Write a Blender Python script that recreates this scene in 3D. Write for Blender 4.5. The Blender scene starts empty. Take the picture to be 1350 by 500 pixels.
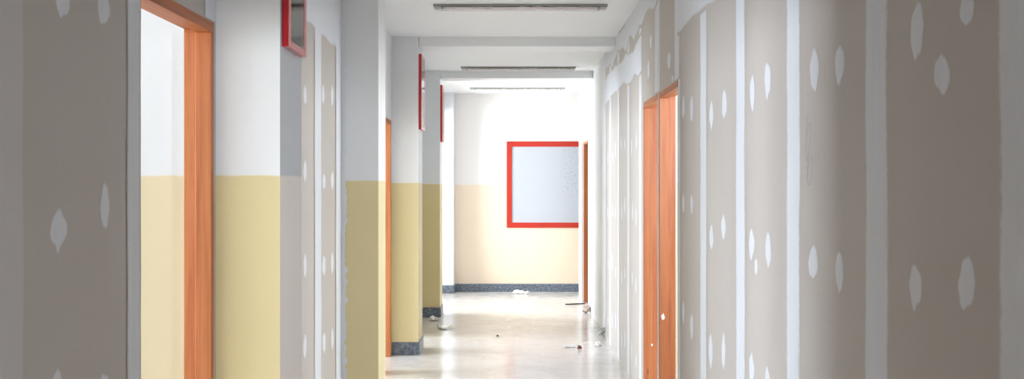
import bpy, bmesh, math, random
from mathutils import Vector, Matrix, noise
random.seed(7)
SC = bpy.context.scene
COL = SC.collection
F = 1530.0                      # focal length in pixels of the 1350 px frame
CX, CY, EYE = 678.0, 248.0, 1.5
XR, XL, XP = 0.916, -1.10, -0.862   # right wall, left wall, pilaster faces
CEIL = 2.86
DADO = 1.546

# ------------------------------------------------------------------ materials
def lin(c):
    r = []
    for v in c:
        v = v / 255.0
        r.append(v / 12.92 if v <= 0.04045 else ((v + 0.055) / 1.055) ** 2.4)
    return (r[0], r[1], r[2], 1.0)

class NT:
    def __init__(s, name):
        s.m = bpy.data.materials.new(name); s.m.use_nodes = True
        s.t = s.m.node_tree; s.b = s.t.nodes['Principled BSDF']
    def n(s, typ, **k):
        o = s.t.nodes.new(typ)
        for a, v in k.items():
            if a in o.inputs: o.inputs[a].default_value = v
            else: setattr(o, a, v)
        return o
    def l(s, a, b): s.t.links.new(a, b)
    def coords(s, scale=(1, 1, 1), kind='Position'):
        if kind == 'Position': src = s.n('ShaderNodeNewGeometry').outputs['Position']
        else: src = s.n('ShaderNodeTexCoord').outputs['Object']
        mp = s.n('ShaderNodeMapping'); mp.inputs['Scale'].default_value = scale
        s.l(src, mp.inputs['Vector']); return mp.outputs['Vector']
    def noise(s, vec, scale, detail=3, rough=0.55):
        o = s.n('ShaderNodeTexNoise'); o.inputs['Scale'].default_value = scale
        o.inputs['Detail'].default_value = detail; o.inputs['Roughness'].default_value = rough
        s.l(vec, o.inputs['Vector']); return o.outputs['Fac']
    def ramp(s, fac, stops):
        o = s.n('ShaderNodeValToRGB'); e = o.color_ramp.elements
        while len(e) < len(stops): e.new(0.5)
        for i, (p, c) in enumerate(stops):
            e[i].position = p; e[i].color = c
        s.l(fac, o.inputs['Fac']); return o.outputs['Color']
    def rng(s, v, a, b, c, d, smooth=False):
        o = s.n('ShaderNodeMapRange'); o.interpolation_type = 'SMOOTHSTEP' if smooth else 'LINEAR'
        for i, x in enumerate((a, b, c, d)): o.inputs[i + 1].default_value = x
        s.l(v, o.inputs[0]); return o.outputs[0]
    def mix(s, fac, a, b, mode='MIX'):
        o = s.n('ShaderNodeMix', data_type='RGBA', blend_type=mode)
        if isinstance(fac, float): o.inputs[0].default_value = fac
        else: s.l(fac, o.inputs[0])
        for i, v in ((6, a), (7, b)):
            if isinstance(v, tuple): o.inputs[i].default_value = v
            else: s.l(v, o.inputs[i])
        return o.outputs[2]
    def math(s, op, a, b):
        o = s.n('ShaderNodeMath', operation=op)
        for i, v in ((0, a), (1, b)):
            if isinstance(v, (int, float)): o.inputs[i].default_value = v
            else: s.l(v, o.inputs[i])
        return o.outputs[0]
    def bump(s, h, strength, dist=0.002):
        o = s.n('ShaderNodeBump'); o.inputs['Strength'].default_value = strength; o.inputs['Distance'].default_value = dist
        s.l(h, o.inputs['Height']); s.l(o.outputs['Normal'], s.b.inputs['Normal'])
    def col(s, c):
        if isinstance(c, tuple): s.b.inputs['Base Color'].default_value = c
        else: s.l(c, s.b.inputs['Base Color'])
    def rough(s, r):
        if isinstance(r, (int, float)): s.b.inputs['Roughness'].default_value = r
        else: s.l(r, s.b.inputs['Roughness'])

def mat_paint(name, upper, lower=None, rough=0.5, dirt=0.5):
    t = NT(name); v = t.coords()
    big = t.noise(v, 1.7, 4); fine = t.noise(v, 22, 4, 0.65)
    if lower:
        z = t.n('ShaderNodeSeparateXYZ'); t.l(t.n('ShaderNodeNewGeometry').outputs['Position'], z.inputs[0])
        zz = t.math('ADD', z.outputs['Z'], t.math('MULTIPLY', t.math('SUBTRACT', t.noise(v, 9, 2), 0.5), 0.012))
        f = t.rng(zz, DADO - 0.004, DADO + 0.004, 0, 1)
        c = t.mix(f, lower, upper)
    else:
        c = upper
    c = t.mix(t.rng(big, 0.3, 0.75, 0.0, 0.10 * dirt), c, lin((190, 178, 160)))
    c = t.mix(t.rng(fine, 0.55, 0.8, 0.0, 0.14 * dirt), c, lin((170, 160, 150)))
    t.col(c); t.rough(rough)
    t.bump(fine, 0.12, 0.002)
    return t.m

WHITE = lin((234, 235, 236)); CREAM = lin((224, 207, 158))
M = {}
M['two_tone'] = mat_paint('two_tone_wall_paint', WHITE, CREAM, 0.45)
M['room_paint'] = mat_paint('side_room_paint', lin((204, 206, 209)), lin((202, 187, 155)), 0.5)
M['end_paint'] = mat_paint('end_wall_paint', lin((238, 233, 231)), lin((238, 219, 197)), 0.5)
M['white'] = mat_paint('white_wall_paint', lin((226, 227, 231)), None, 0.5, 0.4)
M['ceiling'] = mat_paint('white_ceiling_paint', lin((238, 239, 240)), None, 0.6, 0.35)
M['worn'] = mat_paint('worn_scraped_plaster', lin((192, 195, 199)), lin((226, 215, 208)), 0.7, 1.6)

def mat_drywall():
    t = NT('drywall_paper_and_joint_compound'); v = t.coords()
    at = t.n('ShaderNodeAttribute', attribute_name='mask')
    streak = t.noise(t.coords((5, 5, 0.9)), 6, 4, 0.6)
    fine = t.noise(v, 40, 4, 0.6)
    k = t.math('ADD', at.outputs['Fac'], t.math('MULTIPLY', t.math('SUBTRACT', fine, 0.5), 0.5))
    k = t.math('ADD', k, t.math('MULTIPLY', t.math('SUBTRACT', streak, 0.5), 0.35))
    f = t.rng(k, 0.30, 0.72, 0.0, 1.0, True)
    # the paper keeps its grey wherever no compound was trowelled on at all
    f = t.math('MULTIPLY', f, t.rng(at.outputs['Fac'], 0.0, 0.12, 0.0, 1.0))
    big = t.noise(v, 1.1, 3)
    paper = t.mix(big, lin((186, 176, 169)), lin((194, 186, 180)))
    paper = t.mix(t.rng(fine, 0.5, 0.8, 0, 0.18), paper, lin((170, 162, 155)))
    comp = t.mix(streak, lin((213, 214, 219)), lin((225, 226, 231)))
    t.col(t.mix(f, paper, comp)); t.rough(0.62)
    t.bump(fine, 0.10, 0.001)
    return t.m
M['drywall'] = mat_drywall()

def mat_wood(name, axis):
    t = NT(name)
    sc = [26, 26, 26]; sc[axis] = 1.1
    v = t.coords(tuple(sc)); n1 = t.noise(v, 1.0, 6, 0.65)
    sc2 = [120, 120, 120]; sc2[axis] = 3.0
    n2 = t.noise(t.coords(tuple(sc2)), 1.0, 3, 0.6)
    c = t.ramp(n1, [(0.25, lin((150, 78, 40))), (0.45, lin((180, 103, 56))), (0.62, lin((190, 116, 68))), (0.8, lin((168, 90, 48)))])
    c = t.mix(t.rng(n2, 0.5, 0.75, 0, 0.45), c, lin((144, 74, 42)))
    vv = t.n('ShaderNodeTexVoronoi'); vv.inputs['Scale'].default_value = 1.6
    sc3 = [5, 5, 5]; sc3[axis] = 1.3
    t.l(t.coords(tuple(sc3)), vv.inputs['Vector'])
    c = t.mix(t.rng(vv.outputs['Distance'], 0.03, 0.07, 0.7, 0.0, True), c, lin((120, 62, 38)))
    t.col(c); t.rough(0.5); t.bump(n2, 0.15, 0.001)
    return t.m
M['wood_up'] = mat_wood('orange_timber_upright_grain', 2)
M['wood_along'] = mat_wood('orange_timber_long_grain', 1)

def mat_floor():
    t = NT('polished_pale_terrazzo'); v = t.coords()
    big = t.noise(v, 1.3, 5, 0.6); med = t.noise(v, 6, 4, 0.6)
    vo = t.n('ShaderNodeTexVoronoi'); vo.inputs['Scale'].default_value = 160; t.l(v, vo.inputs['Vector'])
    c = t.mix(big, lin((216, 208, 202)), lin((230, 226, 223)))
    c = t.mix(t.rng(vo.outputs['Distance'], 0.1, 0.5, 0.22, 0.0), c, lin((168, 160, 154)))
    c = t.mix(t.rng(med, 0.58, 0.78, 0.0, 0.55), c, lin((192, 178, 166)))
    br = t.n('ShaderNodeTexBrick'); br.offset = 0.0
    br.inputs['Scale'].default_value = 1.0; br.inputs['Brick Width'].default_value = 0.6; br.inputs['Row Height'].default_value = 0.6
    br.inputs['Mortar Size'].default_value = 0.0025; br.inputs['Color1'].default_value = (0, 0, 0, 1); br.inputs['Color2'].default_value = (0, 0, 0, 1)
    br.inputs['Mortar'].default_value = (1, 1, 1, 1); t.l(v, br.inputs['Vector'])
    c = t.mix(t.math('MULTIPLY', br.outputs['Color'], 0.2), c, lin((160, 150, 142)))
    t.col(c); t.rough(t.rng(med, 0.3, 0.75, 0.10, 0.30))
    t.b.inputs['IOR'].default_value = 1.6
    t.bump(t.noise(v, 3.5, 3), 0.06, 0.004)
    return t.m
M['floor'] = mat_floor()

def mat_marble():
    t = NT('blue_grey_speckled_skirting'); v = t.coords()
    n1 = t.noise(v, 38, 5, 0.7); n2 = t.noise(v, 110, 3, 0.7)
    c = t.ramp(n1, [(0.32, lin((60, 68, 80))), (0.5, lin((98, 106, 120))), (0.68, lin((140, 150, 164)))])
    c = t.mix(t.rng(n2, 0.58, 0.72, 0, 0.7), c, lin((176, 184, 194)))
    t.col(c); t.rough(0.35); return t.m
M['marble'] = mat_marble()

def mat_simple(name, c, rough=0.5, metal=0.0, var=0.12, scale=18, coat=0.0):
    t = NT(name); v = t.coords(kind='Object'); n = t.noise(v, scale, 4)
    d = tuple(x * (1 - var) for x in c[:3]) + (1,)
    t.col(t.mix(n, d, c)); t.rough(rough); t.b.inputs['Metallic'].default_value = metal
    t.b.inputs['Coat Weight'].default_value = coat
    t.bump(n, 0.05, 0.001)
    return t.m
M['red'] = mat_simple('glossy_red_enamel', lin((196, 26, 38)), 0.28, 0, 0.1, 30, 0.4)
M['red_orange'] = mat_simple('vermilion_enamel', lin((192, 46, 30)), 0.35, 0, 0.1, 30)
M['paper'] = mat_simple('notice_backing_paper', lin((240, 240, 236)), 0.8, 0, 0.08, 9)
M['print'] = mat_simple('faded_blue_print', lin((150, 178, 200)), 0.8, 0, 0.3, 40)
M['rule'] = mat_simple('thin_dark_rule', lin((130, 132, 132)), 0.8)
M['tin'] = mat_simple('off_white_housing_enamel', lin((170, 172, 164)), 0.4, 0.0, 0.12, 30)
M['film'] = mat_simple('crumpled_clear_film', lin((252, 242, 242)), 0.22, 0.0, 0.2, 40, 0.3)
M['tube'] = mat_simple('unlit_fluorescent_tube', lin((232, 232, 236)), 0.2)
M['capp'] = mat_simple('white_lampholder_plastic', lin((225, 222, 222)), 0.4)
M['scrap_white'] = mat_simple('white_paper_scrap', lin((238, 236, 232)), 0.8, 0, 0.1, 30)
M['scrap_grey'] = mat_simple('grey_rag', lin((190, 191, 184)), 0.9, 0, 0.35, 40)
M['scrap_pink'] = mat_simple('pinkish_crumpled_paper', lin((206, 188, 182)), 0.8, 0, 0.35, 60)
M['scrap_brown'] = mat_simple('brown_clod', lin((128, 88, 68)), 0.9, 0, 0.4, 60)
M['scrap_dark'] = mat_simple('dark_metal_strip', lin((84, 82, 86)), 0.45, 0.4)
M['alu'] = mat_simple('window_aluminium', lin((190, 192, 194)), 0.4, 0.6)
M['chip'] = mat_simple('white_plaster_fleck', lin((236, 234, 230)), 0.8)

def mat_board():
    t = NT('whiteboard_enamel'); v = t.coords(kind='Object')
    s = t.n('ShaderNodeSeparateXYZ'); t.l(v, s.inputs[0])
    area = t.math('MULTIPLY', t.rng(s.outputs['X'], 0.66, 0.80, 0, 1), t.rng(s.outputs['Z'], 0.30, 0.45, 0, 1))
    n = t.noise(t.coords((16, 1, 26), 'Object'), 1.6, 4, 0.75)
    f = t.math('MULTIPLY', area, t.rng(n, 0.53, 0.60, 0.0, 0.5))
    t.col(t.mix(f, lin((186, 189, 198)), lin((140, 144, 160)))); t.rough(0.35)
    return t.m
M['board'] = mat_board()

def mat_glass():
    m = bpy.data.materials.new('clear_glass'); m.use_nodes = True; t = m.node_tree
    t.nodes.remove(t.nodes['Principled BSDF'])
    a = t.nodes.new('ShaderNodeBsdfTransparent'); a.inputs[0].default_value = (0.95, 0.97, 0.96, 1)
    b = t.nodes.new('ShaderNodeBsdfGlossy'); b.inputs['Roughness'].default_value = 0.05
    fr = t.nodes.new('ShaderNodeFresnel'); fr.inputs[0].default_value = 1.45
    mx = t.nodes.new('ShaderNodeMixShader')
    t.links.new(fr.outputs[0], mx.inputs[0]); t.links.new(a.outputs[0], mx.inputs[1]); t.links.new(b.outputs[0], mx.inputs[2])
    t.links.new(mx.outputs[0], t.nodes['Material Output'].inputs[0])
    return m
M['glass'] = mat_glass()
M['pencil'] = mat_simple('soft_pencil_line', lin((156, 152, 150)), 0.8)
M['skim'] = mat_simple('thin_skim_coat', lin((202, 196, 194)), 0.65, 0, 0.06, 9)

# ------------------------------------------------------------------ mesh builder
class MB:
    def __init__(s): s.v = []; s.f = []; s.mi = []; s.mats = []; s.k = []
    def slot(s, m):
        if m not in s.mats: s.mats.append(m)
        return s.mats.index(m)
    def add(s, verts, faces, m, mask=None):
        b = len(s.v); s.v += [tuple(p) for p in verts]
        s.k += (mask if mask is not None else [0.0] * len(verts))
        i = s.slot(m)
        for f in faces: s.f.append([b + x for x in f]); s.mi.append(i)
    def box(s, x0, x1, y0, y1, z0, z1, m, mask=0.0):
        if x0 > x1: x0, x1 = x1, x0
        vs = [(x, y, z) for x in (x0, x1) for y in (y0, y1) for z in (z0, z1)]
        fs = [(0, 1, 3, 2), (4, 6, 7, 5), (0, 4, 5, 1), (2, 3, 7, 6), (0, 2, 6, 4), (1, 5, 7, 3)]
        s.add(vs, fs, m, [mask] * 8)
    def prism(s, pts, axis, a, b, m):
        """extrude a closed 2-D outline along an axis (0 x, 1 y, 2 z)"""
        n = len(pts)
        def p3(u, w, t): return ((t, u, w), (u, t, w), (u, w, t))[axis]
        vs = [p3(u, w, a) for u, w in pts] + [p3(u, w, b) for u, w in pts]
        fs = [tuple(range(n))[::-1], tuple(range(n, 2 * n))]
        fs += [(i, (i + 1) % n, n + (i + 1) % n, n + i) for i in range(n)]
        s.add(vs, fs, m)
    def tube(s, p0, p1, r, m, n=14, lump=0.0, rings=2):
        p0 = Vector(p0); p1 = Vector(p1); d = (p1 - p0).normalized()
        u = d.orthogonal().normalized(); w = d.cross(u)
        vs = []
        for i in range(rings):
            c = p0.lerp(p1, i / (rings - 1))
            for j in range(n):
                a = 2 * math.pi * j / n
                q = u * math.cos(a) + w * math.sin(a)
                rr = r * (1 + lump * noise.noise(Vector((c.x * 23, c.y * 23 + q.y * 2.2, q.z * 2.2 + c.z))))
                vs.append(c + q * rr)
        fs = [(i * n + j, i * n + (j + 1) % n, (i + 1) * n + (j + 1) % n, (i + 1) * n + j) for i in range(rings - 1) for j in range(n)]
        fs += [tuple(range(n))[::-1], tuple(range((rings - 1) * n, rings * n))]
        s.add(vs, fs, m)
    def build(s, name, parent=None, bevel=0.0, smooth=False, origin=None):
        me = bpy.data.meshes.new(name)
        o0 = Vector(origin) if origin else Vector((0, 0, 0))
        me.from_pydata([tuple(Vector(p) - o0) for p in s.v], [], s.f)
        for m in s.mats: me.materials.append(m)
        for p, i in zip(me.polygons, s.mi): p.material_index = i; p.use_smooth = smooth
        if any(x > 0 for x in s.k):
            a = me.attributes.new('mask', 'FLOAT', 'POINT')
            a.data.foreach_set('value', s.k)
        bm = bmesh.new(); bm.from_mesh(me); bmesh.ops.recalc_face_normals(bm, faces=bm.faces); bm.to_mesh(me); bm.free()
        o = bpy.data.objects.new(name, me); COL.objects.link(o)
        o.location = o0
        if parent:
            o.parent = parent; o.location = o0 - Vector(parent.location) if origin else -Vector(parent.location)
        if bevel:
            b = o.modifiers.new('edge', 'BEVEL'); b.width = bevel; b.segments = 2; b.limit_method = 'ANGLE'
        return o

def tag(o, label, cat, group=None, kind=None):
    o['label'] = label; o['category'] = cat
    if group: o['group'] = group
    if kind: o['kind'] = kind
    return o
def empty(name, loc):
    o = bpy.data.objects.new(name, None); COL.objects.link(o); o.location = loc; o.empty_display_size = 0.1
    return o

# compound smears lie on a wall face: side = +1 for the left wall (faces +x), -1 for the right wall (faces -x)
LAYER = 0
def band(mb, x, side, y0, y1, z0, z1, edge=0.03, wob=0.012, seed=0.0, vertical=True, thick=1.0, mat=None):
    """a trowelled joint-compound band, feathered at its long edges"""
    global LAYER
    LAYER += 1; up = 0.00006 * LAYER           # later coats lie over earlier ones
    L0, L1 = (z0, z1) if vertical else (y0, y1)
    W0, W1 = (y0, y1) if vertical else (z0, z1)
    n = max(2, int((L1 - L0) / 0.05))
    cols = [(W0 - edge * .5, 0.0), (W0 + edge * .5, thick), (W1 - edge * .5, thick), (W1 + edge * .5, 0.0)]
    vs, ks = [], []
    for i in range(n + 1):
        t = L0 + (L1 - L0) * i / n
        for j, (c, k) in enumerate(cols):
            w = wob * noise.noise(Vector((t * 3.1, seed * 7.7 + (0 if j < 2 else 9.3), 1.7)))
            h = 0.0004 + up + (0.0006 if k else 0.0)
            p = c + w
            vs.append((x + side * h, p, t) if vertical else (x + side * h, t, p)); ks.append(k)
    fs = [(i * 4 + j, i * 4 + j + 1, (i + 1) * 4 + j + 1, (i + 1) * 4 + j) for i in range(n) for j in range(3)]
    mb.add(vs, fs, mat or M['drywall'], ks)
def patch(mb, x, side, y, z, w, h, tilt=0.0):
    """a pointed trowel smear over a screw head"""
    n = 14; sd = random.random() * 50
    vs, ks = [(x + side * 0.0013, y, z)], [1.0]
    for rr, k in ((0.62, 1.0), (1.0, 0.12)):
        for j in range(2 * n):
            a = 2 * math.pi * j / (2 * n)
            zz = math.sin(a); yy = math.cos(a) * abs(math.cos(a)) ** 0.35
            g = 1 + 0.22 * noise.noise(Vector((math.cos(a) * 1.5 + sd, math.sin(a) * 1.5, sd)))
            dy, dz = yy * w / 2 * rr * g, zz * h / 2 * rr * g
            vs.append((x + side * (0.0012 if k == 1 else 0.0004), y + dy + tilt * dz, z + dz)); ks.append(k)
    m = 2 * n
    fs = [(0, 1 + j, 1 + (j + 1) % m) for j in range(m)] + [(1 + j, 1 + m + j, 1 + m + (j + 1) % m, 1 + (j + 1) % m) for j in range(m)]
    mb.add(vs, fs, M['drywall'], ks)
def on_wall(px, py, x):
    """where a line of sight through a pixel meets the side wall at x: depth and height"""
    d = x * F / (px - CX); return d, EYE + (CY - py) * d / F

# ------------------------------------------------------------------ floor and ceiling
mb = MB(); mb.box(-7.3, 4.9, -4.2, 17.2, -0.12, 0.0, M['floor'])
fl = tag(mb.build('floor'), 'polished pale beige terrazzo floor of the corridor', 'floor', kind='structure')
mb = MB(); mb.box(-7.3, 4.9, -4.2, 17.2, CEIL, CEIL + 0.12, M['ceiling'])
ce = tag(mb.build('ceiling'), 'white painted corridor ceiling', 'ceiling', kind='structure')
PD = [4.27, 7.36, 10.42, 13.45, 16.50]         # near faces of the left pilasters
PB = [4.70, 7.77, 10.88, 13.90, 16.78]         # far faces
beam_lab = ['white ceiling beam over the nearest pilaster', 'white ceiling beam above the second pilaster',
            'white ceiling beam spanning the corridor behind the first ceiling light', 'white ceiling beam spanning the corridor behind the second ceiling light']
for i in range(4):
    mb = MB(); mb.box(XP + 0.002, XR - 0.002, PD[i] + 0.02, PB[i] - 0.02, 2.775, CEIL + 0.05, M['ceiling'])
    tag(mb.build('ceiling_beam', bevel=0.004), beam_lab[i], 'beam', kind='structure')

# ------------------------------------------------------------------ right wall
RD = [(1.22, 2.05), (6.52, 7.30), (7.41, 8.19), (14.42, 15.20)]   # clear door openings along the right wall
HEAD = 2.105; JT = 0.04
def wall_with_openings(mb, x0, x1, y0, y1, openings, mat, zt=CEIL):
    y = y0
    for a, b, h in sorted(openings):
        mb.box(x0, x1, y, a, 0, zt, mat(0.5 * (y + a)))
        mb.box(x0, x1, a, b, h, zt, mat(0.5 * (a + b)))
        y = b
    mb.box(x0, x1, y, y1, 0, zt, mat(0.5 * (y + y1)))
mb = MB()
PAINT0 = 11.75
wall_with_openings(mb, XR, XR + 0.11, -4.0, PAINT0, [(1.22, 2.05, HEAD)] + [(a - JT, b + JT, HEAD) for a, b in RD[1:3]], lambda y: M['drywall'])
wall_with_openings(mb, XR, XR + 0.11, PAINT0, 15.24, [(RD[3][0] - JT, 15.24, HEAD)], lambda y: M['white'])
mb.box(XR - 0.03, XR + 0.11, 15.243, 15.95, 0, CEIL, M['white'])
for a, b in RD[1:]:                                           # board lips that cover the near upright of each frame
    mb.box(XR, XR + 0.012, a - JT - 0.001, a, 0, HEAD - 0.002, M['drywall'] if a < 12 else M['white'], 1.0)
S = -1
seams = [2.105, 2.935, 3.81, 4.70, 5.62]
for i, d in enumerate(seams):
    band(mb, XR, S, d - 0.085, d + 0.085, 0, 2.75, edge=0.05, seed=i)
for i, d in enumerate((6.52, 7.38)):
    band(mb, XR, S, d - 0.08, d + (0.17 if i else 0.10), HEAD + 0.01, 2.84, seed=11 + i)
for i, d in enumerate((8.42, 9.31, 10.2, 11.05)):
    band(mb, XR, S, d - 0.075, d + 0.085, 0, 2.84, seed=21 + i)
band(mb, XR, S, 11.60, PAINT0, 0, 2.84, seed=29)
for k, (a, b) in enumerate(((6.375, 6.48), (7.30, 7.41))):
    band(mb, XR, S, a + 0.02, b - 0.0, 0, HEAD, edge=0.02, seed=41 + k)
band(mb, XR, S, 8.235, 8.27, 0, HEAD, edge=0.03, seed=46)
band(mb, XR, S, 2.06, 6.50, 2.37, CEIL, edge=0.05, wob=0.03, seed=51, vertical=False)
band(mb, XR, S, 8.33, PAINT0, 2.35, 2.585, edge=0.05, wob=0.06, seed=52, vertical=False)
band(mb, XR, S, 8.33, PAINT0, 2.675, CEIL, edge=0.05, wob=0.07, seed=53, vertical=False)
band(mb, XR, S, 6.40, 8.40, 2.70, CEIL, edge=0.05, wob=0.05, seed=54, vertical=False)
PX_R = [(1209, 40, 20, 86, 0), (1275, 12, 24, 52, 0), (1242, 98, 24, 64, .12), (1207, 378, 20, 68, -.05), (1275, 373, 28, 86, -.18),
        (1074, 92, 13, 64, .03), (1107, 85, 15, 60, 0), (1072, 347, 13, 54, -.1), (1107, 358, 12, 64, 0),
        (992, 123, 7, 56, 0), (1012, 105, 10, 54, 0), (991, 322, 8, 44, 0), (1013, 330, 9, 54, 0), (997, 352, 5, 26, -.05), (991, 487, 8, 50, 0), (1012, 505, 8, 50, 0),
        (938, 152, 6, 44, 0), (955, 138, 7, 44, 0), (938, 313, 6, 38, 0), (954, 300, 7, 38, 0), (937, 463, 6, 52, 0), (954, 463, 6, 54, 0),
        (901, 142, 5, 34, 0), (912, 143, 5, 42, 0), (901, 268, 4, 30, 0), (912, 270, 4, 30, 0), (901, 412, 4, 36, 0), (912, 430, 5, 40, 0),
        (882, 80, 5, 26, 0), (887, 104, 3, 10, 0), (855, 92, 3, 28, 0), (858, 55, 3, 20, 0)]
for px, py, w, h, t in PX_R:
    d, z = on_wall(px, py, XR)
    patch(mb, XR, S, d, z, max(0.05, w * d / (px - CX)), h * d / F, t)
for b0 in (8.5, 9.39, 10.28, 11.13):
    for dy in (0.22, 0.52):
        for z in (0.25, 0.77, 1.30, 1.84):
            patch(mb, XR, S, b0 + dy + random.uniform(-.04, .04), z + random.uniform(-.06, .06), 0.07, random.uniform(.12, .2))
for y in (-2.0, -1.1, -0.2, 0.7):
    for z in (0.3, 0.8, 1.3, 1.8): patch(mb, XR, S, y, z + random.uniform(-.05, .05), 0.07, 0.15)
def scribble(pts, w=0.0012):
    """a pencil line on the right wall through (depth, height) points"""
    for (y0, z0), (y1, z1) in zip(pts, pts[1:]):
        d = Vector((y1 - y0, z1 - z0)); n = Vector((-d.y, d.x)).normalized() * w
        mb.add([(XR - 0.0004, y0 + n.x, z0 + n.y), (XR - 0.0004, y1 + n.x, z1 + n.y), (XR - 0.0004, y1 - n.x, z1 - n.y), (XR - 0.0004, y0 - n.x, z0 - n.y)], [(0, 1, 2, 3)], M['pencil'])
for cy, cz, h in ((3.62, 1.62, 0.07), (3.60, 1.53, 0.055)):
    scribble([(cy + 0.045 * math.cos(t * .55 + .4 * cz) * (1 - t / 26), cz + h * math.sin(t * .55) + 0.004 * t) for t in range(15)])
tag(mb.build('wall_right'), 'right corridor wall of grey drywall with white taped seams and screw patches', 'wall', kind='structure')

# ------------------------------------------------------------------ left wall
LD = [(3.41, 4.20), (9.52, 10.30)]
mb = MB(); T = -0.10
mb_m = lambda y: M['drywall'] if y < 8.0 else M['two_tone']
wall_with_openings(mb, XL + T, XL, -4.0, PB[3] - 0.1, [(LD[0][0] - JT, LD[0][1] + JT, HEAD), (4.85, 5.75, HEAD), (8.3, 9.25, HEAD), (LD[1][0] - JT, LD[1][1] + JT, HEAD), (10.93, 11.72, HEAD)], mb_m)  # openings between the two framed doors are unseen, added to brighten the corridor
mb.box(XL + T, XL, PB[3] - 0.1, 16.55, 2.55, CEIL, M['white'])
for a, b in LD:
    mb.box(XL - 0.012, XL, a - JT - 0.001, a, 0, HEAD - 0.002, M['drywall'], 0.9)
S = 1
band(mb, XL, S, 3.30, 3.405, 0, HEAD, edge=0.02, wob=0.006, seed=61)
band(mb, XL, S, 2.41, 2.585, 0, 2.8, edge=0.02, seed=62, mat=M['skim'])
for i, d in enumerate((1.75, 0.85, -0.05, -0.95)): band(mb, XL, S, d - .08, d + .08, 0, 2.8, seed=63 + i)
band(mb, XL, S, 4.13, 4.27, HEAD + .005, 2.8, edge=0.03, seed=68)
band(mb, XL, S, 6.40, 6.60, 0, 2.75, edge=0.05, seed=69)
band(mb, XL, S, 7.16, 7.36, 0, 2.75, edge=0.05, seed=70)
band(mb, XL, S, 4.7, 7.37, 2.36, CEIL, edge=0.06, wob=0.09, seed=71, vertical=False)
band(mb, XL, S, -1.0, 4.2, 2.62, CEIL, edge=0.05, wob=0.05, seed=72, vertical=False)
PX_L = [(82, 0, 22, 54, 0), (136, 10, 20, 56, 0), (77, 302, 24, 66, .05), (138, 272, 13, 72, .02), (75, 512, 16, 60, 0), (137, 515, 16, 56, 0)]
PX_L += [(402, 226, 5, 34, 0), (427, 240, 5, 25, 0), (438, 238, 5, 26, 0), (402, 126, 5, 30, 0), (426, 125, 4, 30, 0), (438, 126, 4, 30, 0),
         (402, 350, 5, 36, 0), (427, 350, 5, 32, 0), (438, 347, 4, 34, 0), (402, 457, 5, 36, 0), (427, 452, 5, 32, 0), (438, 447, 4, 34, 0)]
for px, py, w, h, t in PX_L:
    d, z = on_wall(px, py, XL)
    patch(mb, XL, S, d, z, max(0.05, w * d / (CX - px)), h * d / F, t)
for y in (-2.0, -1.1, -0.2, 1.3, 2.15):
    for z in (0.3, 0.8, 1.3, 1.8): patch(mb, XL, S, y, z + random.uniform(-.05, .05), 0.07, 0.15)
tag(mb.build('wall_left'), 'left corridor wall, grey drywall near the open door', 'wall', kind='structure')

# ------------------------------------------------------------------ pilasters with skirting
pl_lab = ['nearest left pilaster, white above cream, beside the open doorway', 'second left pilaster with ragged white compound down its near edge',
          'third left pilaster with blue-grey speckled skirting beside an orange jamb', 'fourth left pilaster, shaded tan and white, with dark skirting', 'farthest left pilaster, glaring white, against the end wall']
SK = 0.115
for i in range(5):
    mb = MB(); a, b = PD[i], PB[i]
    paint = M['two_tone'] if i < 4 else M['white']
    side = M['worn'] if i == 0 else (M['two_tone'] if i < 4 else M['white'])
    x0, x1 = XL + 0.001 - (0.1 if i in (3, 4) else 0.0), XP
    vs = [(x, y, z) for x in (x0, x1) for y in (a, b) for z in (0, CEIL)]
    mb.add(vs, [(0, 4, 5, 1), (2, 3, 7, 6), (0, 2, 6, 4), (1, 5, 7, 3), (0, 1, 3, 2)], paint)
    mb.add(vs, [(4, 6, 7, 5)], side)
    if i == 1:      # compound smeared out of the corner onto the near face
        n = 160; vs, ks = [], []
        for j in range(n + 1):
            z = 2.55 * j / n
            e = 0.042 + 0.022 * noise.noise(Vector((0, z * 26, 3))) + 0.014 * noise.noise(Vector((5, z * 4, 3)))
            for c, k in ((0.0, 1.0), (e - 0.01, 1.0), (e + 0.012, 0.0)):
                vs.append((XL + c, a - 0.0006 - (0.001 if k else 0), z)); ks.append(k)
        fs = [(j * 3 + q, j * 3 + q + 1, (j + 1) * 3 + q + 1, (j + 1) * 3 + q) for j in range(n) for q in range(2)]
        m2 = NT('white_compound_smear')
        m2.col(lin((230, 231, 236))); m2.rough(0.6)
        vs2 = [v for q, v in enumerate(vs) if q % 3 != 2] ; 
        fs2 = [(j * 2, j * 2 + 1, j * 2 + 3, j * 2 + 2) for j in range(n)]
        mb.add(vs2, fs2, m2.m)
    p = tag(mb.build('wall_pilaster'), pl_lab[i], 'pilaster', kind='structure')
    if i >= 1:
        mb = MB(); t = 0.012
        pts = [(XL + 0.002, a), (XL + 0.002, a - t), (XP + t, a - t), (XP + t, b), (XP, b), (XP, a)]
        mb.prism(pts, 2, 0.0, SK, M['marble'])
        mb.build('skirting', p, bevel=0.003)

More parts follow.
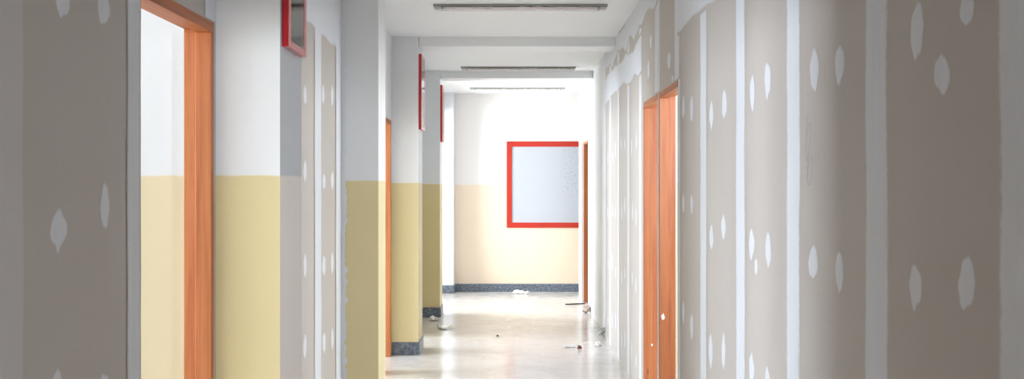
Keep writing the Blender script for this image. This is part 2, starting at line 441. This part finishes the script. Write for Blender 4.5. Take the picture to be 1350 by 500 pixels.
# ------------------------------------------------------------------ end wall
mb = MB(); mb.box(-3.0, 2.4, 16.78, 16.95, 0, CEIL, M['end_paint'])
tag(mb.build('wall_far'), 'pale end wall with peach lower half', 'wall', kind='structure')
mb = MB(); mb.prism([(16.765, 0), (16.765, 0.10), (16.770, SK), (16.78, SK), (16.78, 0)], 0, XP + 0.013, 2.2, M['marble'])
tag(mb.build('baseboard_far'), 'blue-grey speckled skirting along the end wall', 'skirting', kind='structure')
mb = MB()
for q in ((XL - .2, -0.75, 0, CEIL), (0.57, XR + .2, 0, CEIL), (-0.75, 0.57, 0, 0.9), (-0.75, 0.57, 2.15, CEIL)):  # the gap left in this wall is added for the fill lamp
    mb.box(q[0], q[1], -4.2, -4.0, q[2], q[3], M['two_tone'])
tag(mb.build('wall_back'), 'corridor wall behind the viewpoint', 'wall', kind='structure')

# ------------------------------------------------------------------ timber door frames
def door_frame(name, xw, side, a, b, label, clear_near=True):
    """side -1: the room lies towards -x (left wall); the corridor face stands a hair proud"""
    w = 0.10
    fx = xw - side * 0.003                       # corridor-side edge
    nx = xw + side * 0.0125                      # near upright sits behind the board lip
    bx = xw + side * w
    root = empty(name, (xw, 0.5 * (a + b), 0))
    st = 0.012
    def upright(f, b_, y_face, y_out, sgn):
        # rebated section: the corridor half stands st proud of the room half
        mid = f + (b_ - f) * 0.56
        m_ = MB(); m_.prism([(f, y_face), (mid, y_face), (mid, y_face + sgn * st), (b_, y_face + sgn * st), (b_, y_out), (f, y_out)], 2, 0.001, HEAD - JT, M['wood_up'])
        m_.prism([(mid, y_face + sgn * st), (b_, y_face + sgn * st), (b_, y_out), (mid, y_out)], 2, HEAD - JT - 0.001, HEAD - JT + st, M['wood_up'])
        return m_.build('jamb', root, bevel=0.002)
    far = upright(fx, bx, b, b + JT - 0.001, 1)
    near = upright(nx, bx, a, a - JT + 0.001, -1)
    zt, zb = HEAD - 0.001, HEAD - JT
    mid = fx + (bx - fx) * 0.56
    m_ = MB(); m_.prism([(fx, zb), (mid, zb), (mid, zb + st), (bx, zb + st), (bx, zt), (fx, zt)], 1, a - JT + 0.001, b + JT - 0.001, M['wood_along'])
    m_.build('head', root, bevel=0.002)
    tag(root, label, 'door frame', kind='structure')
    return root, far
door_frame('door_1', XL, -1, LD[0][0], LD[0][1], 'large orange timber door frame on the left, open to a bright room')
door_frame('door_2', XL, -1, LD[1][0], LD[1][1], 'orange timber door frame left of the pilaster with blue-grey skirting')
r3, f3 = door_frame('door_3', XR, 1, RD[1][0], RD[1][1], 'nearer of the two adjoining orange door frames in the right drywall')
r4, f4 = door_frame('door_4', XR, 1, RD[2][0], RD[2][1], 'farther of the two adjoining orange door frames in the right drywall')
door_frame('door_5', XR, 1, RD[3][0], RD[3][1], 'distant orange door frame on the right, beside the whiteboard')
def fleck(parent, x, y, z, w, h):
    m_ = MB(); n = 9
    pts = [(x + w / 2 * math.cos(6.283 * j / n) * (1 + .25 * math.sin(5.1 * j)), z + h / 2 * math.sin(6.283 * j / n) * (1 + .2 * math.cos(3.3 * j))) for j in range(n)]
    m_.prism(pts, 1, y - 0.003, y + 0.001, M['chip'])
    o = m_.build('plaster_fleck', parent); o['label'] = 'white plaster fleck'
fleck(r3, 0.936, RD[1][1], EYE - (418 - CY) * RD[1][1] / F, 0.022, 0.042)
fleck(r4, 0.972, RD[2][1], EYE - (455 - CY) * RD[2][1] / F, 0.014, 0.018)

# ------------------------------------------------------------------ side rooms (some seen through the doorways, some unseen and added to let light in)
def window_wall(name, x0, x1, y0, y1, win, label, n):
    mb = MB(); a, b, z0, z1 = win
    for q in ((y0, a, 0, CEIL), (b, y1, 0, CEIL), (a, b, 0, z0), (a, b, z1, CEIL)):
        mb.box(x0, x1, q[0], q[1], q[2], q[3], M['white'])
    tag(mb.build(name), label, 'wall', kind='structure')
    w = empty('window_%d' % n, (0.5 * (x0 + x1), 0.5 * (a + b), z0))
    xc = 0.5 * (x0 + x1); m_ = MB(); t = 0.035
    for q in ((a, a + t, z0, z1), (b - t, b, z0, z1), (a + t, b - t, z0, z0 + t), (a + t, b - t, z1 - t, z1), (0.5 * (a + b) - t / 2, 0.5 * (a + b) + t / 2, z0 + t, z1 - t)):
        m_.box(xc - 0.02, xc + 0.02, *q, M['alu'])
    m_.build('window_frame', w)
    m_ = MB(); m_.box(xc - 0.002, xc + 0.002, a + t, b - t, z0 + t, z1 - t, M['glass']); m_.build('glass_pane', w)
    tag(w, 'window in the outer wall of side room %s' % label.split()[-1], 'window', kind='structure')
def part_wall(name, x0, x1, y0, y1, m, label):
    mb = MB(); mb.box(x0, x1, y0, y1, 0, CEIL, m); tag(mb.build(name), label, 'wall', kind='structure')

def daylight(name, loc, rot, sx, sz, power, color=(1, 1, 1), spread=math.pi):
    l = bpy.data.lights.new(name, 'AREA'); l.shape = 'RECTANGLE'; l.size = sx; l.size_y = sz; l.energy = power; l.color = color; l.spread = spread
    o = bpy.data.objects.new(name, l); COL.objects.link(o); o.location = loc; o.rotation_euler = rot; return o
EASTW = (0, math.radians(-90), 0)     # aims +x
WESTW = (0, math.radians(90), 0)      # aims -x
COOL = (0.83, 0.89, 1.0); WARM = (0.93, 0.96, 1.0)

XO, XO2 = -4.6, 4.4
part_wall('wall_left_room_far', -7.0, XL - 0.1, 4.30, 4.40, M['room_paint'], 'bright white and cream wall seen through the left doorway')
part_wall('wall_left_room_near', -7.0, XL - 0.1, 0.30, 0.40, M['two_tone'], 'near partition of the first left room')
part_wall('wall_left_store', XO, XL - 0.1, 7.42, 7.52, M['two_tone'], 'partition behind the second left pilaster')
part_wall('wall_left_middle', XO, XL - 0.1, 10.42, 10.52, M['two_tone'], 'partition behind the third left pilaster')
part_wall('wall_left_distant', XO, XL - 0.1, 13.47, 13.57, M['white'], 'partition behind the fourth left pilaster')
window_wall('wall_outer_left_a', -7.12, -7.0, 0.3, 4.4, (0.6, 3.9, 0.9, 2.3), 'outer wall of the first left room', 1)
window_wall('wall_added_left_e', XO - 0.12, XO, 4.3, 7.5, (4.6, 6.4, 0.9, 2.3), 'outer wall of the second left room, unseen and added', 9)  # made-up room and window, there only to brighten the middle of the corridor
window_wall('wall_outer_left_b', XO - 0.12, XO, 7.42, 10.5, (7.9, 10.1, 0.9, 2.3), 'outer wall of the middle left room', 2)
window_wall('wall_outer_left_c', XO - 0.12, XO, 10.42, 13.57, (10.75, 12.6, 0.9, 2.3), 'outer wall of the distant left room', 3)
window_wall('wall_outer_left_d', -2.92, -2.80, 13.5, 16.9, (13.75, 15.9, 0.5, 2.5), 'outer wall of the lobby', 4)
def transom_wall(name, y0, y1, win, label, n):
    """unseen partition with a high window added to aim light: win = x0, x1, z0, z1"""
    mb = MB(); a, b, z0, z1 = win; X0 = XR + 0.11
    for q in ((X0, a, 0, CEIL), (b, XO2, 0, CEIL), (a, b, 0, z0), (a, b, z1, CEIL)):
        mb.box(q[0], q[1], y0, y1, q[2], q[3], M['white'])
    tag(mb.build(name), label, 'wall', kind='structure')
    w = empty('window_%d' % n, (0.5 * (a + b), 0.5 * (y0 + y1), z0)); yc = 0.5 * (y0 + y1); t = 0.035; m_ = MB()
    for q in ((a, a + t, z0, z1), (b - t, b, z0, z1), (a + t, b - t, z0, z0 + t), (a + t, b - t, z1 - t, z1), (0.5 * (a + b) - t / 2, 0.5 * (a + b) + t / 2, z0 + t, z1 - t)):
        m_.box(q[0], q[1], yc - 0.02, yc + 0.02, q[2], q[3], M['alu'])
    m_.build('window_frame', w)
    m_ = MB(); m_.box(a + t, b - t, yc - 0.002, yc + 0.002, z0 + t, z1 - t, M['glass']); m_.build('glass_pane', w)
    tag(w, 'unseen added high window in the %s' % label, 'window', kind='structure')
transom_wall('wall_right_room_near', 4.6, 4.7, (1.3, 3.5, 1.80, 2.22), 'near partition of the right room', 7)  # high window put here to throw light onto the third pilaster
part_wall('wall_right_room_far', XR + 0.11, XO2, 9.6, 9.7, M['two_tone'], 'far partition of the right room')
transom_wall('wall_right_entry_near', -1.3, -1.2, (1.2, 3.6, 1.92, 2.26), 'near partition of the entry room on the right', 8)  # high window put here so its light reaches the nearest pilaster
part_wall('wall_right_entry_far', XR + 0.11, XO2, 2.6, 2.7, M['two_tone'], 'far partition of the entry room on the right')
window_wall('wall_outer_right_a', XO2, XO2 + 0.12, -1.3, 2.7, (-0.9, 1.2, 0.9, 2.25), 'outer wall of the right entry room', 5)
window_wall('wall_outer_right_b', XO2, XO2 + 0.12, 4.6, 9.7, (6.8, 9.2, 0.9, 2.25), 'outer wall of the large right room', 6)
part_wall('wall_right_lobby', 2.30, 2.40, 13.6, 16.8, M['white'], 'side wall of the lobby on the right')
part_wall('wall_right_lobby_near', XR + 0.11, 2.3, 13.6, 13.7, M['white'], 'near partition of the right lobby')

NORTH = (math.radians(90), 0, 0)     # aims +y
LP = dict(A=500, A2=120, B=380, C=420, D=330, E=260, N=400, N2=480, R=250, RN=170, K=35)
daylight('daylight_left_room', (-7.2, 3.0, 1.6), EASTW, 1.4, 1.75, LP['A'], COOL)
daylight('fill_left_room', (-7.2, 1.2, 1.6), EASTW, 1.4, 1.2, LP['A2'], COOL)  # extra lamp at the same window, added to brighten the right wall
daylight('fill_corridor_back', (-0.09, -4.3, 1.5), NORTH, 1.3, 1.2, LP['K'], (1.0, 0.96, 0.92))  # unseen fill added behind the camera to lift the pilaster fronts
daylight('fill_left_second', (XO - 0.2, 5.5, 1.6), EASTW, 1.4, 1.8, LP['E'], COOL)  # fill lamp for the added second left room
daylight('daylight_left_middle', (XO - 0.2, 9.0, 1.6), EASTW, 1.4, 2.2, LP['B'], COOL)
daylight('daylight_left_distant', (XO - 0.2, 11.65, 1.6), EASTW, 1.4, 1.85, LP['C'], COOL)
daylight('daylight_lobby', (-3.0, 14.8, 1.65), EASTW, 2.0, 2.1, LP['D'], (0.95, 0.975, 1.0))
daylight('daylight_right_entry', (2.9, -1.40, 2.10), NORTH, 1.3, 0.26, LP['N'], COOL)
daylight('fill_right_entry', (1.62, -1.40, 2.08), NORTH, 0.8, 0.3, LP['N2'], COOL)  # extra lamp at the same window, added to lift the second pilaster
daylight('daylight_right_room', (XO2 + 0.2, 8.0, 1.6), WESTW, 1.35, 2.4, LP['R'], WARM)
daylight('daylight_right_transom', (2.4, 4.50, 2.02), NORTH, 2.2, 0.4, LP['RN'], COOL)

# ------------------------------------------------------------------ whiteboard
wb = empty('whiteboard', (0, 16.78, 0))
bx0, bx1, bz0, bz1, t = -0.110, 1.15, 0.925, 2.172, 0.075
m_ = MB()
def ring(m_, u0, u1, w0, w1, t, yb, yf, mat):
    m_.prism([(u0, w0), (u1, w0), (u1 - t, w0 + t), (u0 + t, w0 + t)], 1, yf, yb, mat)
    m_.prism([(u0, w1), (u1, w1), (u1 - t, w1 - t), (u0 + t, w1 - t)], 1, yf, yb, mat)
    m_.prism([(u0, w0), (u0, w1), (u0 + t, w1 - t), (u0 + t, w0 + t)], 1, yf, yb, mat)
    m_.prism([(u1, w0), (u1, w1), (u1 - t, w1 - t), (u1 - t, w0 + t)], 1, yf, yb, mat)
ring(m_, bx0, bx1, bz0, bz1, t, 16.779, 16.755, M['red_orange']); m_.build('frame', wb, bevel=0.003)
m_ = MB(); m_.box(bx0 + t, bx1 - t, 16.768, 16.778, bz0 + t, bz1 - t, M['board'])
m_.build('writing_surface', wb, origin=(bx0 + t, 16.768, bz0 + t))
tag(wb, 'large whiteboard in a flat red frame on the end wall', 'whiteboard')

# ------------------------------------------------------------------ red-framed notice frames on the pilasters
def notice(y0, y1, z0, z1, label, detail):
    root = empty('notice_frame', (XP, 0.5 * (y0 + y1), z0))
    xb, xf, r = XP + 0.001, XP + 0.027, 0.026
    m_ = MB()
    for q in ((y0, y0 + 0.05, z0, z1), (y1 - 0.05, y1, z0, z1), (y0 + 0.05, y1 - 0.05, z0, z0 + r), (y0 + 0.05, y1 - 0.05, z1 - r, z1)):
        m_.box(xb, xf, *q, M['red'])
    m_.build('frame', root, bevel=0.002)
    m_ = MB(); m_.box(xb, xb + 0.006, y0 + 0.05, y1 - 0.05, z0 + r, z1 - r, M['paper'])
    if detail:
        for dz in (0.13, 0.145): m_.box(xb + 0.006, xb + 0.0066, y0 + 0.052, y1 - 0.052, z0 + dz, z0 + dz + 0.003, M['rule'])
        m_.box(xb + 0.006, xb + 0.0066, y1 - 0.17, y1 - 0.07, z0 + 0.045, z0 + 0.09, M['print'])
    m_.build('backing', root)
    m_ = MB(); m_.box(xf - 0.004, xf - 0.001, y0 + 0.05, y1 - 0.05, z0 + r, z1 - r, M['glass']); m_.build('glass', root)
    return tag(root, label, 'notice frame', 'red notice frames on the pilasters')
notice(4.30, 4.665, 2.025, 2.70, 'red glazed notice frame nearest the viewer, high on the first pilaster', True)
notice(10.45, 10.865, 2.03, 2.71, 'red glazed notice frame on the pilaster beside the orange jamb', False)
notice(13.50, 13.84, 2.04, 2.70, 'red notice frame on the fourth pilaster, seen edge-on against white', False)

# ------------------------------------------------------------------ ceiling lights
def ceiling_light(y, label, zc=CEIL):
    root = empty('ceiling_light', (0.045, y, zc)); L = 0.645; c = 0.045
    m_ = MB(); m_.prism([(y - 0.046, zc - 0.001), (y - 0.05, zc - 0.006), (y - 0.05, zc - 0.014), (y - 0.03, zc - 0.017), (y + 0.03, zc - 0.017), (y + 0.05, zc - 0.014), (y + 0.05, zc - 0.006), (y + 0.046, zc - 0.001)], 0, c - L, c + L, M['tin'])
    m_.build('housing', root, bevel=0.001)
    for s in (-1, 1):
        m_ = MB(); m_.box(c + s * 0.585, c + s * 0.635, y - 0.04, y + 0.04, zc - 0.042, zc - 0.0165, M['capp']); m_.build('lampholder', root, bevel=0.004)
    for s in (-1, 1):
        yy = y + s * 0.022
        m_ = MB(); m_.tube((c - 0.584, yy, zc - 0.030), (c + 0.584, yy, zc - 0.030), 0.011, M['tube']); m_.build('tube', root, smooth=True)
    m_ = MB(); m_.tube((c - 0.57, y - 0.041, zc - 0.032), (c + 0.57, y - 0.041, zc - 0.032), 0.0125, M['film'], n=16, lump=0.8, rings=90)
    m_.build('film_wrap', root, smooth=True)['label'] = 'crumpled shiny film wrap'
    return tag(root, label, 'ceiling light', 'fluorescent ceiling lights')
ceiling_light(8.62, 'unlit fluorescent ceiling light nearest the viewer, wrapped in shiny film')
ceiling_light(13.05, 'unlit fluorescent ceiling light just before the second visible beam')
ceiling_light(15.75, 'unlit fluorescent ceiling light farthest away, near the end wall')

# ------------------------------------------------------------------ rubbish on the floor
def floor_at(px, py):
    d = EYE * F / (py - CY); return (px - CX) * d / F, d
def crumple(name, px, py, sx, sy, sz, mat, label, cat, seed, group=None, rough=0.55):
    x, y = floor_at(px, py)
    bm = bmesh.new(); bmesh.ops.create_icosphere(bm, subdivisions=3, radius=1.0)
    zmin = 9
    for v in bm.verts:
        p = v.co.copy()
        k = 1 + rough * noise.noise(p * 1.8 + Vector((seed, 0, 0))) + 0.3 * rough * noise.noise(p * 5 + Vector((0, seed, 0)))
        v.co = Vector((p.x * sx * k, p.y * sy * k, max(p.z, -0.55) * sz * k)); zmin = min(zmin, v.co.z)
    for v in bm.verts: v.co.z -= zmin - 0.0005
    me = bpy.data.meshes.new(name); bm.to_mesh(me); bm.free(); me.materials.append(mat)
    o = bpy.data.objects.new(name, me); COL.objects.link(o); o.location = (x, y, 0)
    return tag(o, label, cat, group)
def sheet(name, px, py, w, d, curl, rz, mat, label, cat, seed):
    """a torn sheet with a raised, curling edge and real thickness"""
    x, y = floor_at(px, py); mb = MB(); n = 8; vs = []
    for k in (0, 1):
        for i in range(n + 1):
            for j in range(n + 1):
                u, v = i / n - .5, j / n - .5
                e = 1 + 0.25 * noise.noise(Vector((u * 3 + seed, v * 3, 1)))
                z = curl * (abs(u) * 2) ** 2 * (0.6 + noise.noise(Vector((u * 4, v * 4 + seed, 2)))) + 0.006 * noise.noise(Vector((u * 9, v * 9, seed)))
                vs.append((u * w * e, v * d * e, max(0, z) + 0.0015 + (0.002 if k else 0)))
    m = (n + 1) ** 2; q = lambda k, i, j: k * m + i * (n + 1) + j
    fs = [(q(k, i, j), q(k, i + 1, j), q(k, i + 1, j + 1), q(k, i, j + 1)) for k in (0, 1) for i in range(n) for j in range(n)]
    bd = [(i, 0) for i in range(n)] + [(n, j) for j in range(n)] + [(n - i, n) for i in range(n)] + [(0, n - j) for j in range(n)]
    for a in range(len(bd)):
        b = (a + 1) % len(bd); fs.append((q(0, *bd[a]), q(0, *bd[b]), q(1, *bd[b]), q(1, *bd[a])))
    mb.add(vs, fs, mat); o = mb.build(name); o.location = (x, y, 0); o.rotation_euler = (0, 0, rz)
    return tag(o, label, cat)
GR = 'rubbish scattered on the floor'
def g(o): o['group'] = GR; return o
mb = MB()
g(sheet('paper_scrap', 588, 434, 0.14, 0.16, 0.035, 0.3, M['scrap_white'], 'curled white paper scrap on the floor just right of the fourth pilaster', 'scrap', 3.1))
g(crumple('plaster_lump', 571, 423, 0.055, 0.05, 0.028, M['scrap_white'], 'white plaster lump against the dark skirting of the fourth pilaster', 'lump', 1.3))
g(crumple('plaster_lump', 684, 387.5, 0.085, 0.05, 0.03, M['scrap_white'], 'larger white lump lying against the skirting of the end wall', 'lump', 4.7))
g(crumple('plaster_lump', 695, 388, 0.038, 0.035, 0.024, M['scrap_white'], 'small white lump just right of the larger one by the end wall', 'lump', 6.2))
g(crumple('crumpled_paper', 776, 413, 0.055, 0.055, 0.05, M['scrap_pink'], 'pinkish crumpled paper on the floor beside the distant orange jamb', 'scrap', 8.8, rough=0.9))
g(crumple('grey_rag', 796, 444, 0.045, 0.06, 0.045, M['scrap_grey'], 'grey-green rag bunched against the foot of the right wall', 'rag', 2.4, rough=0.9))
g(crumple('crumpled_paper', 788.5, 457, 0.032, 0.03, 0.028, M['scrap_white'], 'small white crumpled paper below the grey rag', 'scrap', 5.5))
g(sheet('paper_scrap', 751, 457, 0.12, 0.16, 0.012, 0.1, M['scrap_white'], 'flat white paper scrap beside a brown clod', 'scrap', 7.7))
g(crumple('clod', 764, 460.5, 0.02, 0.02, 0.02, M['scrap_brown'], 'small brown clod on the edge of the flat white scrap', 'clod', 9.1))
g(crumple('clod', 656, 444, 0.012, 0.012, 0.010, M['scrap_brown'], 'tiny dark crumb in the middle of the floor', 'clod', 11.4))
x, y = floor_at(757, 401.5)
m_ = MB(); m_.prism([(-0.13, -0.02), (0.12, -0.006), (0.16, 0.006), (0.1, 0.012), (-0.12, 0.014)], 2, 0.001, 0.012, M['scrap_dark'])
o = m_.build('metal_strip', bevel=0.002); o.location = (x, y, 0); o.rotation_euler = (0, 0, 0.35)
g(tag(o, 'thin dark strip lying on the floor near the distant orange jamb', 'strip'))

# ------------------------------------------------------------------ world, camera, view
w = bpy.data.worlds.new('overcast_sky'); SC.world = w; w.use_nodes = True
bg = w.node_tree.nodes['Background']; bg.inputs[0].default_value = (0.85, 0.92, 1.0, 1); bg.inputs[1].default_value = 1.0
cam = bpy.data.cameras.new('camera'); co = bpy.data.objects.new('camera', cam); COL.objects.link(co)
cam.sensor_width = 36; cam.lens = F / 1350 * 36; cam.clip_start = 0.05
co.location = (0, 0, EYE); co.rotation_euler = (math.radians(90), 0, 0)
cam.shift_x = -(CX - 675) / 1350; cam.shift_y = -(250 - CY) / 1350
SC.camera = co
vs = SC.view_settings; vs.view_transform = 'Standard'; vs.look = 'None'; vs.gamma = 1; vs.use_curve_mapping = False
vs.exposure = 0.24
